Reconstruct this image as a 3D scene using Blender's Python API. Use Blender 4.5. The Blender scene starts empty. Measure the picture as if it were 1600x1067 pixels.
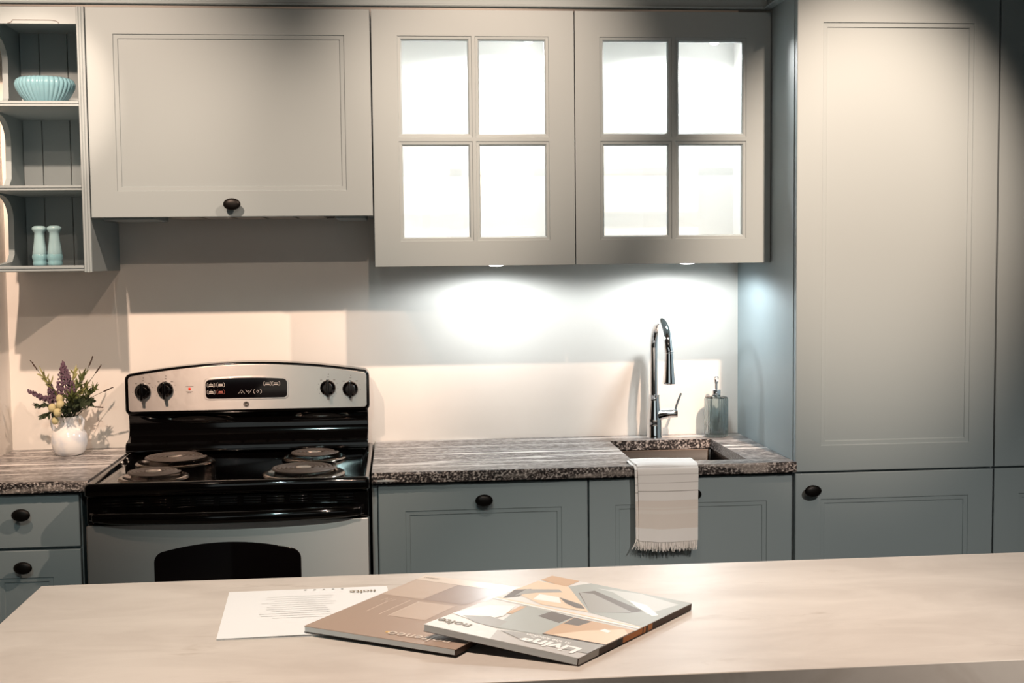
import bpy, math, random
from mathutils import Vector, Matrix
random.seed(7)
sc = bpy.context.scene
C = sc.collection
PI = math.pi

# ------------------------------------------------------------------ camera
CAM = (0.06707, -3.99607, 1.50085)
yaw, pitch, roll, FPX = 0.092851, 0.066497, -0.010709, 1903.80
cy_, sy_, cp_, sp_ = math.cos(yaw), math.sin(yaw), math.cos(pitch), math.sin(pitch)
fw = Vector((sy_*cp_, cy_*cp_, -sp_)); rt = Vector((cy_, -sy_, 0)); up = rt.cross(fw)
r2 = math.cos(roll)*rt + math.sin(roll)*up; u2 = -math.sin(roll)*rt + math.cos(roll)*up
cam_d = bpy.data.cameras.new('camera'); cam = bpy.data.objects.new('camera', cam_d); C.objects.link(cam)
mw = Matrix((r2, u2, -fw)).transposed().to_4x4(); mw.translation = CAM
cam.matrix_world = mw
cam_d.sensor_width = 36.0; cam_d.lens = FPX*36.0/1600.0; cam_d.clip_start = 0.05
sc.camera = cam

# ------------------------------------------------------------------ world, lights, exposure
sc.view_settings.view_transform = 'Standard'; sc.view_settings.look = 'None'
sc.view_settings.gamma = 1.0; sc.view_settings.exposure = 0.0; sc.view_settings.use_curve_mapping = False
w = bpy.data.worlds.new('world'); sc.world = w; w.use_nodes = True
w.node_tree.nodes['Background'].inputs[0].default_value = (0.75, 0.85, 1.0, 1)
w.node_tree.nodes['Background'].inputs[1].default_value = 0.05
WARM = (1.0, 0.715, 0.545); COOL = (0.90, 1.0, 0.99)
def spot(name, loc, target, watts, half_deg, blend, color, size=0.025):
    d = bpy.data.lights.new(name, 'SPOT'); d.energy = watts; d.color = color
    d.spot_size = math.radians(2*half_deg); d.spot_blend = blend; d.shadow_soft_size = size
    o = bpy.data.objects.new(name, d); C.objects.link(o); o.location = loc
    o.rotation_euler = (Vector(target)-Vector(loc)).to_track_quat('-Z', 'Y').to_euler(); return o
def area(name, loc, target, watts, sx, sy, color):
    d = bpy.data.lights.new(name, 'AREA'); d.shape = 'RECTANGLE'; d.size = sx; d.size_y = sy; d.energy = watts; d.color = color
    o = bpy.data.objects.new(name, d); C.objects.link(o); o.location = loc
    o.rotation_euler = (Vector(target)-Vector(loc)).to_track_quat('-Z', 'Y').to_euler(); return o
TZ = 3.03
spot('track_spot_tall', (1.36, -2.07, TZ), (1.40, -0.6, 1.72), 540, 16.4, 0.9, WARM)
spot('track_spot_glass', (0.50, -2.07, TZ), (0.32, -0.36, 1.95), 330, 17.5, 1.0, WARM)
spot('track_spot_range', (1.34, -2.07, TZ), (-0.55, -0.2, 1.15), 185, 17, 0.6, WARM)
spot('track_spot_shelf', (-0.91, -2.07, TZ), (-0.87, -0.36, 1.72), 330, 22.8, 0.9, WARM)
spot('track_spot_shelf_low', (-1.00, -1.76, 2.55), (-0.96, -0.2, 1.93), 120, 10, 0.6, WARM)
spot('track_spot_island', (0.05, -2.6, TZ), (0.02, -2.1, 0.92), 205, 36, 1.0, (1.0, 0.84, 0.71))
spot('hall_spot', (0.30, -4.1, TZ), (0.1, -0.3, 1.6), 75, 24, 0.8, WARM)
spot('hall_spot_low', (-0.45, -4.1, TZ), (-0.4, -0.6, 0.50), 70, 18, 0.8, (0.72, 1.0, 0.98))
spot('hall_spot_low', (1.45, -4.1, TZ), (1.30, -1.2, 0.38), 320, 20, 0.9, (1.0, 0.91, 0.82))

# ------------------------------------------------------------------ materials
def lin(c):
    c /= 255.0
    return c/12.92 if c <= 0.04045 else ((c+0.055)/1.055)**2.4
def S(r, g, b): return (lin(r), lin(g), lin(b), 1.0)
def mat(name, col, rough=0.5, metal=0.0, spec=0.5, coat=0.0, emis=None, estr=0.0, bump=None, alpha=None, aniso=0.0):
    m = bpy.data.materials.new(name); m.use_nodes = True
    nt = m.node_tree; b = nt.nodes['Principled BSDF']
    b.inputs['Base Color'].default_value = col; b.inputs['Roughness'].default_value = rough
    b.inputs['Metallic'].default_value = metal; b.inputs['Specular IOR Level'].default_value = spec
    b.inputs['Coat Weight'].default_value = coat; b.inputs['Coat Roughness'].default_value = 0.05
    if aniso:
        b.inputs['Anisotropic'].default_value = aniso
        tv = nt.nodes.new('ShaderNodeCombineXYZ'); tv.inputs[2].default_value = 1.0; nt.links.new(tv.outputs[0], b.inputs['Tangent'])
    if emis: b.inputs['Emission Color'].default_value = emis; b.inputs['Emission Strength'].default_value = estr
    tc = nt.nodes.new('ShaderNodeTexCoord')
    if bump:
        scale, strength, dist = bump[:3]
        mp = nt.nodes.new('ShaderNodeMapping'); nt.links.new(tc.outputs['Object'], mp.inputs[0])
        if len(bump) > 3: mp.inputs['Scale'].default_value = bump[3]
        n = nt.nodes.new('ShaderNodeTexNoise'); n.inputs['Scale'].default_value = scale; n.inputs['Detail'].default_value = 4
        nt.links.new(mp.outputs[0], n.inputs['Vector'])
        bp = nt.nodes.new('ShaderNodeBump'); bp.inputs['Strength'].default_value = strength; bp.inputs['Distance'].default_value = dist
        nt.links.new(n.outputs['Fac'], bp.inputs['Height']); nt.links.new(bp.outputs[0], b.inputs['Normal'])
    return m
def N(m, t): return m.node_tree.nodes.new(t)
def L(m, a, b): m.node_tree.links.new(a, b)
def P(m): return m.node_tree.nodes['Principled BSDF']
def noise_ramp(m, scale, stops, vscale=(1, 1, 1), detail=4, rough=0.5, dist=0.0):
    tc = N(m, 'ShaderNodeTexCoord'); mp = N(m, 'ShaderNodeMapping'); mp.inputs['Scale'].default_value = vscale
    L(m, tc.outputs['Object'], mp.inputs[0])
    n = N(m, 'ShaderNodeTexNoise'); n.inputs['Scale'].default_value = scale; n.inputs['Detail'].default_value = detail
    n.inputs['Roughness'].default_value = rough; n.inputs['Distortion'].default_value = dist
    L(m, mp.outputs[0], n.inputs['Vector'])
    r = N(m, 'ShaderNodeValToRGB'); L(m, n.outputs['Fac'], r.inputs[0])
    e = r.color_ramp.elements
    e[0].position, e[0].color = stops[0]; e[1].position, e[1].color = stops[-1]
    for p_, c_ in stops[1:-1]:
        k = e.new(p_); k.color = c_
    return r
def mixcol(m, fac, a, b, mode='MIX'):
    x = N(m, 'ShaderNodeMix'); x.data_type = 'RGBA'; x.blend_type = mode
    if isinstance(fac, float): x.inputs[0].default_value = fac
    else: L(m, fac, x.inputs[0])
    for i, v in ((6, a), (7, b)):
        if isinstance(v, tuple): x.inputs[i].default_value = v
        else: L(m, v, x.inputs[i])
    return x.outputs[2]

MT = {}
MT['paint'] = mat('sage_paint', S(145, 158, 162), 0.48, spec=0.3, bump=(300, 0.04, 0.0005))
MT['islandbody'] = mat('island_dark_front', S(74, 70, 66), 0.5)
MT['dark'] = mat('matt_black', S(18, 18, 18), 0.7)  # plain black for the hood housing and island plinth
MT['knob'] = mat('black_iron', S(22, 19, 17), 0.42, 0.6, bump=(250, 0.1, 0.0005))
MT['white_board'] = mat('white_melamine', S(236, 236, 234), 0.4)
MT['wall'] = mat('backsplash_panel', S(224, 220, 213), 0.5, bump=(180, 0.05, 0.0006))
L_ = noise_ramp(MT['wall'], 3.0, [(0.3, S(221, 216, 209)), (0.7, S(228, 224, 217))]); L(MT['wall'], L_.outputs[0], P(MT['wall']).inputs['Base Color'])
MT['ceil'] = mat('ceiling_grey', S(120, 118, 115), 0.8)
MT['room'] = mat('showroom_wall', S(110, 106, 102), 0.8)
MT['fill_glow'] = mat('fill_glow_pane', S(200, 205, 205), 0.2, emis=(0.90, 1.0, 0.99, 1), estr=0.6)  # glow of the fill panel added behind the camera
MT['floor'] = mat('floor_laminate', S(90, 80, 70), 0.5)
MT['black'] = mat('black_enamel', S(5, 4, 4), 0.06, spec=0.5)
MT['blackglass'] = mat('black_oven_glass', S(8, 5, 6), 0.05, spec=0.6)
MT['steel'] = mat('brushed_stainless', S(190, 184, 179), 0.36, 1.0, bump=(7, 0.35, 0.004), aniso=0.85)
MT['steel_door'] = mat('mottled_stainless', S(194, 190, 187), 0.45, 1.0, bump=(420, 0.15, 0.0006), aniso=0.85)
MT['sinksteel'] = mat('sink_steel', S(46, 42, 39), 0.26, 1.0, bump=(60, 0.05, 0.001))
MT['chrome'] = mat('chrome', S(240, 241, 243), 0.05, 1.0)
MT['pan'] = mat('drip_pan_chrome', S(120, 110, 102), 0.16, 1.0)
MT['coil'] = mat('coil_element', S(86, 78, 72), 0.55, 0.4, bump=(400, 0.1, 0.0003))
MT['medal'] = mat('coil_medallion', S(200, 192, 184), 0.3, 0.9)
MT['print_w'] = mat('panel_print_white', S(205, 196, 188), 0.5)
MT['print_r'] = mat('panel_print_red', S(168, 96, 84), 0.5)
MT['print_k'] = mat('panel_print_grey', S(96, 86, 80), 0.5)
MT['red'] = mat('indicator_red', S(190, 40, 20), 0.3, emis=S(255, 60, 20), estr=0.4)
MT['ledlens'] = mat('led_lens', S(255, 255, 255), 0.3, emis=(1, 0.99, 0.97, 1), estr=9.0)
MT['ceramic_w'] = mat('white_glaze', S(222, 222, 222), 0.12, coat=0.4, bump=(30, 0.08, 0.002))
L_ = noise_ramp(MT['ceramic_w'], 26, [(0.34, S(206, 211, 218)), (0.56, S(230, 229, 226))], detail=2); L(MT['ceramic_w'], L_.outputs[0], P(MT['ceramic_w']).inputs['Base Color'])
MT['ceramic_t'] = mat('aqua_glaze', S(116, 160, 174), 0.15, coat=0.4)
MT['ceramic_f'] = mat('mid_aqua_glaze', S(122, 166, 176), 0.15, coat=0.4)
MT['ceramic_m'] = mat('pale_aqua_glaze', S(146, 180, 188), 0.18, coat=0.4)
MT['towel'] = mat('towel_cotton', S(238, 232, 226), 0.9, spec=0.1, bump=(600, 0.25, 0.001))
MT['fringe'] = mat('towel_fringe', S(248, 243, 238), 0.9, spec=0.1)
MT['paper'] = mat('white_paper', S(238, 236, 235), 0.45)
MT['pages'] = mat('page_edges', S(196, 200, 200), 0.7, bump=(60, 0.3, 0.001, (1, 1, 30)))
def pm(n, r, g, b, rough=0.4): MT[n] = mat('print_'+n, S(r, g, b), rough, spec=0.22)
pm('taupe', 172, 148, 132, 0.3); pm('taupe_l', 196, 174, 158, 0.3); pm('taupe_d', 160, 138, 126, 0.3); pm('pale', 222, 205, 190, 0.3)
pm('offwhite', 226, 224, 221); pm('grey', 168, 166, 162); pm('greygreen', 172, 176, 172); pm('lightgrey', 205, 207, 204)
pm('darkgrey', 118, 110, 104); pm('tan', 206, 172, 140); pm('softgrey', 192, 188, 184); pm('cream', 232, 208, 182); pm('brown', 60, 44, 36); pm('orange', 190, 120, 66)
pm('white', 245, 243, 240); pm('ink', 138, 122, 100); pm('gold', 222, 178, 96); pm('faint', 222, 219, 217); pm('inkblack', 24, 20, 20)
MT['plume'] = mat('purple_flower', S(104, 80, 94), 0.8)
MT['plume_d'] = mat('dusky_purple_flower', S(92, 70, 84), 0.8)
MT['leaf'] = mat('green_leaf', S(96, 104, 58), 0.6); MT['leaf_d'] = mat('dark_green_leaf', S(52, 62, 40), 0.6); MT['leaf_l'] = mat('yellow_green_leaf', S(150, 148, 92), 0.6)
MT['bud'] = mat('cream_bud', S(186, 176, 132), 0.7, bump=(120, 0.3, 0.002)); MT['twig'] = mat('dry_twig', S(70, 54, 44), 0.8)
# clear glass: thin pane, fresnel mix of see-through and mirror
def glass_pane(name, tint, rough=0.0):
    m = bpy.data.materials.new(name); m.use_nodes = True; nt = m.node_tree
    nt.nodes.remove(nt.nodes['Principled BSDF']); out = nt.nodes['Material Output']
    t = nt.nodes.new('ShaderNodeBsdfTransparent'); t.inputs[0].default_value = tint
    g = nt.nodes.new('ShaderNodeBsdfGlossy'); g.inputs['Roughness'].default_value = rough
    f = nt.nodes.new('ShaderNodeFresnel'); f.inputs[0].default_value = 1.45
    x = nt.nodes.new('ShaderNodeMixShader'); ge = nt.nodes.new('ShaderNodeNewGeometry'); om = nt.nodes.new('ShaderNodeMath'); om.operation = 'SUBTRACT'; om.inputs[0].default_value = 1.0
    mu = nt.nodes.new('ShaderNodeMath'); mu.operation = 'MULTIPLY'
    nt.links.new(ge.outputs['Backfacing'], om.inputs[1]); nt.links.new(om.outputs[0], mu.inputs[0]); nt.links.new(f.outputs[0], mu.inputs[1]); nt.links.new(mu.outputs[0], x.inputs[0]); nt.links.new(t.outputs[0], x.inputs[1]); nt.links.new(g.outputs[0], x.inputs[2])
    nt.links.new(x.outputs[0], out.inputs[0]); return m
MT['glass'] = glass_pane('clear_glass', (0.97, 0.98, 0.98, 1))
MT['shelfglass'] = glass_pane('shelf_glass', (0.985, 0.99, 0.99, 1))
MT['bottle'] = mat('smoked_teal_glass', S(206, 217, 219), 0.02)
P(MT['bottle']).inputs['Transmission Weight'].default_value = 1.0; P(MT['bottle']).inputs['IOR'].default_value = 1.4
# granite, polished face
m = MT['granite'] = mat('grey_granite', S(150, 145, 142), 0.32, spec=0.5)
sp1 = noise_ramp(m, 120, [(0.39, S(40, 36, 35)), (0.5, S(110, 105, 103)), (0.63, S(190, 187, 185))], (0.45, 1, 1), 3, 0.65)
st = noise_ramp(m, 1.0, [(0.40, S(92, 87, 85)), (0.60, S(164, 161, 160))], (2.5, 30, 30), 4, 0.6)
vein = noise_ramp(m, 1.0, [(0.475, (0, 0, 0, 1)), (0.5, (1, 1, 1, 1)), (0.525, (0, 0, 0, 1))], (0.40, 13.0, 13.0), 2, 0.5, 0.3)
c1 = mixcol(m, 0.38, sp1.outputs[0], st.outputs[0]); c2 = mixcol(m, vein.outputs[0], c1, S(232, 228, 224))
L(m, c2, P(m).inputs['Base Color'])
# granite split edge; its darker colour also stands in for weaker light there
m = MT['granite_edge'] = mat('split_granite_shaded', S(80, 70, 68), 0.7, bump=(160, 0.6, 0.004))
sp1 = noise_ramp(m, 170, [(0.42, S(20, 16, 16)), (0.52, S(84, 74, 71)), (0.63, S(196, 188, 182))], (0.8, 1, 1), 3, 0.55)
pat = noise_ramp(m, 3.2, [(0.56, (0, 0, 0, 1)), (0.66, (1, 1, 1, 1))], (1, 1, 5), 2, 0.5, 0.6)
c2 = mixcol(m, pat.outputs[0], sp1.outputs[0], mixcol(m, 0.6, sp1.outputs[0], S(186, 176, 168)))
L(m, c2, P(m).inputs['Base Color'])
# island top
m = MT['concrete'] = mat('pale_concrete_laminate', S(214, 202, 192), 0.42, bump=(220, 0.03, 0.0005))
a1 = noise_ramp(m, 5.0, [(0.35, S(196, 184, 174)), (0.65, S(212, 201, 191))], (0.8, 2.0, 1), 6, 0.6, 0.5)
a2 = noise_ramp(m, 3.0, [(0.62, (0, 0, 0, 1)), (0.72, (1, 1, 1, 1))], (1.2, 5, 1), 5, 0.6, 0.8)
L(m, mixcol(m, a2.outputs[0], a1.outputs[0], S(186, 172, 160)), P(m).inputs['Base Color'])
# towel woven bands (cloth pattern along its drop)
m = MT['towel']
tc = N(m, 'ShaderNodeTexCoord'); sx = N(m, 'ShaderNodeSeparateXYZ'); L(m, tc.outputs['UV'], sx.inputs[0])
r = N(m, 'ShaderNodeValToRGB'); r.color_ramp.interpolation = 'CONSTANT'; L(m, sx.outputs['Y'], r.inputs[0])
base, line, band, band2 = S(251, 248, 245), S(205, 200, 196), S(240, 231, 223), S(244, 237, 230)
e = r.color_ramp.elements; e[0].position = 0.0; e[0].color = base; e[1].position = 0.452; e[1].color = line
for p_, c_ in [(0.458, base), (0.512, line), (0.518, base), (0.572, line), (0.578, base), (0.632, line), (0.638, base), (0.70, band), (0.752, band2), (0.758, band), (0.772, band2), (0.80, band), (0.905, base)]:
    k = e.new(p_); k.color = c_
L(m, r.outputs[0], P(m).inputs['Base Color'])

# ------------------------------------------------------------------ mesh helpers
class MB:
    def __init__(s): s.v = []; s.f = []; s.mi = []; s.cur = 0
    def add(s, vs, fs):
        o = len(s.v); s.v += [tuple(p) for p in vs]; s.f += [tuple(i+o for i in f) for f in fs]; s.mi += [s.cur]*len(fs); return s
    def box(s, x0, x1, y0, y1, z0, z1):
        return s.add([(x0,y0,z0),(x1,y0,z0),(x1,y1,z0),(x0,y1,z0),(x0,y0,z1),(x1,y0,z1),(x1,y1,z1),(x0,y1,z1)],
                     [(0,3,2,1),(4,5,6,7),(0,1,5,4),(1,2,6,5),(2,3,7,6),(3,0,4,7)])
    def loops(s, rings, cap0=True, cap1=True, closed=True):
        n = len(rings[0]); vs = [p for r_ in rings for p in r_]; fs = []
        for i in range(len(rings)-1):
            for j in range(n if closed else n-1):
                k = (j+1) % n; fs.append((i*n+j, i*n+k, (i+1)*n+k, (i+1)*n+j))
        if cap0: fs.append(tuple(reversed(range(n))))
        if cap1: fs.append(tuple((len(rings)-1)*n+j for j in range(n)))
        return s.add(vs, fs)
    def lathe(s, prof, c, n=32, fl=None, cap=True):
        rings = []
        for r_, z in prof:
            rings.append([(c[0]+(r_ if fl is None else fl(r_, z, 2*PI*j/n))*math.cos(2*PI*j/n), c[1]+(r_ if fl is None else fl(r_, z, 2*PI*j/n))*math.sin(2*PI*j/n), c[2]+z) for j in range(n)])
        return s.loops(rings, cap, cap)
    def tube(s, pts, rad, n=10, flat=1.0, cap=True):
        pts = [Vector(p) for p in pts]; rad = rad if isinstance(rad, (list, tuple)) else [rad]*len(pts)
        t0 = (pts[1]-pts[0]).normalized(); nx = t0.cross(Vector((0, 0, 1)))
        if nx.length < 1e-3: nx = t0.cross(Vector((1, 0, 0)))
        nx.normalize(); rings = []
        for i, p in enumerate(pts):
            a, b = pts[max(i-1, 0)], pts[min(i+1, len(pts)-1)]; t = (b-a).normalized()
            nx = (nx - t*nx.dot(t)).normalized(); ny = t.cross(nx)
            rings.append([tuple(p + rad[i]*(math.cos(2*PI*j/n)*nx + flat*math.sin(2*PI*j/n)*ny)) for j in range(n)])
        return s.loops(rings, cap, cap)
    def prism(s, poly, axis, a0, a1):   # poly in the two other axes, extruded along axis between a0 and a1
        def q(p, v): return (v, p[0], p[1]) if axis == 0 else ((p[0], v, p[1]) if axis == 1 else (p[0], p[1], v))
        return s.loops([[q(p, a0) for p in poly], [q(p, a1) for p in poly]])
    def ellipsoid(s, c, rx, ry, rz, n=10, k=6):
        rings = [[(c[0]+rx*math.sin(PI*i/k)*math.cos(2*PI*j/n), c[1]+ry*math.sin(PI*i/k)*math.sin(2*PI*j/n), c[2]-rz*math.cos(PI*i/k)) for j in range(n)] for i in range(1, k)]
        return s.loops(rings)
    def build(s, name, mats, parent=None, smooth=35, bevel=0, uv=None, seg=2):
        root = parent
        while root is not None and root.parent is not None: root = root.parent
        off = Vector(root.location) if root is not None else Vector((0, 0, 0))
        me = bpy.data.meshes.new(name); me.from_pydata([tuple(Vector(p)-off) for p in s.v], [], s.f)
        for m_ in (mats if isinstance(mats, (list, tuple)) else [mats]): me.materials.append(MT[m_])
        for pl, k in zip(me.polygons, s.mi): pl.material_index = k
        if uv:
            ul = me.uv_layers.new(name='UVMap')
            for lp in me.loops: ul.data[lp.index].uv = uv[lp.vertex_index]
        import bmesh
        bm = bmesh.new(); bm.from_mesh(me); bmesh.ops.recalc_face_normals(bm, faces=bm.faces); bm.to_mesh(me); bm.free()
        me.shade_smooth() if smooth else me.shade_flat()
        if smooth: me.set_sharp_from_angle(angle=math.radians(smooth))
        o = bpy.data.objects.new(name, me); C.objects.link(o)
        if parent is not None: o.parent = parent
        if bevel:
            b = o.modifiers.new('bevel', 'BEVEL'); b.width = bevel; b.segments = seg; b.limit_method = 'ANGLE'; b.angle_limit = math.radians(40)
        return o
def B(*a): return MB().box(*a)
def thing(name, loc, label, cat, group=None):
    o = bpy.data.objects.new(name, None); C.objects.link(o); o.location = loc; o.empty_display_size = 0.05
    return tag(o, label, cat, group)
def tag(o, label, cat, group=None):
    o['label'] = label; o['category'] = cat
    if group: o['group'] = group
    return o
def struct(o, label=None):
    o['kind'] = 'structure'
    if label: o['label'] = label
    return o
def copy_tree(o, parent=None):
    c = o.copy(); C.objects.link(c); c.parent = parent
    for ch in list(o.children): copy_tree(ch, c)
    return c
def rr(x0, x1, z0, z1, r_, n=6, arch=0.0):   # rounded rectangle outline (ccw), optional arched top
    pts = []
    xm = (x0+x1)/2; hw = (x1-x0)/2
    for cx, cz, a0 in ((x1-r_, z0+r_, -PI/2), (x1-r_, z1-r_, 0), (x0+r_, z1-r_, PI/2), (x0+r_, z0+r_, PI)):
        for i in range(n+1):
            a = a0+PI/2*i/n; pts.append((cx+r_*math.cos(a), cz+r_*math.sin(a)))
        if a0 == 0 and arch:
            for i in range(1, 16): pts.append((x1-r_-(2*hw-2*r_)*i/16, z1))
    if arch:
        pts = [(x, z+(arch*(1-((x-xm)/hw)**2) if z > (z0+z1)/2 else 0)) for x, z in pts]
    return pts
def text_mesh(body, size, bold=0.0):
    cu = bpy.data.curves.new('t', 'FONT'); cu.body = body; cu.size = size; cu.resolution_u = 2; cu.offset = bold
    ob = bpy.data.objects.new('t', cu); C.objects.link(ob); bpy.context.view_layer.update()
    dg = bpy.context.evaluated_depsgraph_get(); me = bpy.data.meshes.new_from_object(ob.evaluated_get(dg))
    vs = [tuple(v.co) for v in me.vertices]; fs = [tuple(p.vertices) for p in me.polygons]
    bpy.data.objects.remove(ob); bpy.data.curves.remove(cu); bpy.data.meshes.remove(me); return vs, fs

# panelled front: flat frame, two small steps down to a flat field
def panel_front(mb, x0, x1, z0, z1, yf, th=0.02, ins=0.075, flat=False):
    prof = [(0, th), (0, 0.0016), (0.0016, 0)]
    if not flat: prof += [(ins, 0), (ins+0.0015, 0.0028), (ins+0.0125, 0.0036), (ins+0.0140, 0.0066)]
    rings = [[(x0+i, yf+d, z0+i), (x1-i, yf+d, z0+i), (x1-i, yf+d, z1-i), (x0+i, yf+d, z1-i)] for i, d in prof]
    return mb.loops(rings)
def knob(x, z, yf, parent):
    k = MB(); rings = []
    for r_, d in ((0.006, 0.0), (0.0055, 0.010), (0.007, 0.016), (0.0185, 0.0185), (0.0245, 0.0215), (0.025, 0.024), (0.022, 0.0275), (0.014, 0.030), (0.004, 0.031)):
        fx = 1.0; fz = 1.0 if r_ < 0.008 else 0.70
        rings.append([(x+r_*fx*math.cos(2*PI*j/24), yf-d, z+r_*fz*math.sin(2*PI*j/24)) for j in range(24)])
    k.loops(rings)
    # small teardrop foot of the stem
    return k.build('knob', 'knob', parent, 50)

# ------------------------------------------------------------------ setting
struct(B(-4.2, 4.6, 0.0, 0.08, 0, 3.08).build('wall_back', 'wall'), 'off-white panelled back wall behind the worktop')
struct(B(-1.227, -1.167, -0.70, 0.0, 0, 3.08).build('wall_left', 'wall'))
struct(B(-4.2, 4.6, -6.6, -6.5, 0, 3.08).build('wall_rear', 'room'))
fillp = struct(B(-1.5, 2.1, -6.499, -6.47, 0.50, 2.50).build('added_fill_panel', 'room'), 'wide glowing fill panel added on the rear wall, out of view')  # added out of view for soft fill and reflections in the steel
for x0_, x1_ in ((-1.45, 0.27), (0.33, 2.05)):
    B(x0_, x1_, -6.469, -6.462, 0.55, 2.45).build('pane', 'fill_glow', fillp)  # glowing halves of the added fill panel
struct(B(4.6, 4.7, -6.6, 0.08, 0, 3.08).build('wall_right', 'room'))
struct(B(-4.3, -4.2, -6.6, 0.08, 0, 3.08).build('wall_far_left', 'room'))
struct(B(-4.3, 4.7, -6.6, 0.08, -0.06, 0).build('floor', 'floor'))
struct(B(-4.3, 4.7, -6.6, 0.08, 3.08, 3.14).build('ceiling', 'ceil'))
# cornice above the cabinets, mitred out along the tall cabinet
prof = [(0.0, 2.245), (0.024, 2.245), (0.026, 2.248), (0.024, 2.252), (0.010, 2.256), (0.012, 2.275), (0.020, 2.30), (0.032, 2.32), (0.034, 2.34), (0.0, 2.34)]
t_ = MB()
t_.loops([[(-1.167, -0.346-d, z) for d, z in prof], [(1.1985-d, -0.346-d, z) for d, z in prof], [(1.1985-d, -0.574-d, z) for d, z in prof], ])
struct(t_.build('trim_1', 'paint', None, 30), 'sage cornice moulding running above the wall cabinets')

# ------------------------------------------------------------------ wall cabinets
YU, ZT, ZB, ZHB = -0.3625, 2.2361, 1.4861, 1.6363
# hood cabinet
hc = thing('hood_cabinet', (-0.405, -0.17, ZHB), 'wide sage wall cabinet with one lift-up panelled front above the range', 'cabinet')
b = MB(); b.box(-0.810, -0.792, -0.338, -0.001, ZHB+0.004, ZT-0.002).box(-0.018, -0.0015, -0.338, -0.001, ZHB+0.004, ZT-0.002).box(-0.792, -0.018, -0.338, -0.001, ZT-0.018, ZT-0.002).box(-0.792, -0.018, -0.02, -0.001, ZHB+0.03, ZT-0.018)
b.box(-0.792, -0.018, -0.338, -0.001, ZHB+0.02, ZHB+0.034)
b.build('body', 'paint', hc)
d = panel_front(MB(), -0.8105, -0.0025, ZHB, ZT, YU).build('door', 'paint', hc)
knob(-0.408, 1.672, YU, d)
rh = thing('range_hood', (-0.405, -0.17, ZHB+0.02), 'slim grey extractor hood tucked under the wide wall cabinet', 'range hood')
B(-0.62, -0.13, -0.325, -0.03, ZHB+0.006, ZHB+0.0195).build('housing', 'dark', rh, bevel=0.003)
for x0, x1 in ((-0.785, -0.64), (-0.115, -0.024)):
    B(x0, x1, -0.33, -0.10, ZHB-0.006, ZHB+0.0195).build('end_block', 'paint', rh, bevel=0.003)
for k in range(5):
    B(-0.60+k*0.092, -0.60+k*0.092+0.08, -0.31, -0.05, ZHB+0.002, ZHB+0.0059).build('filter_panel', 'steel', rh)

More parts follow.
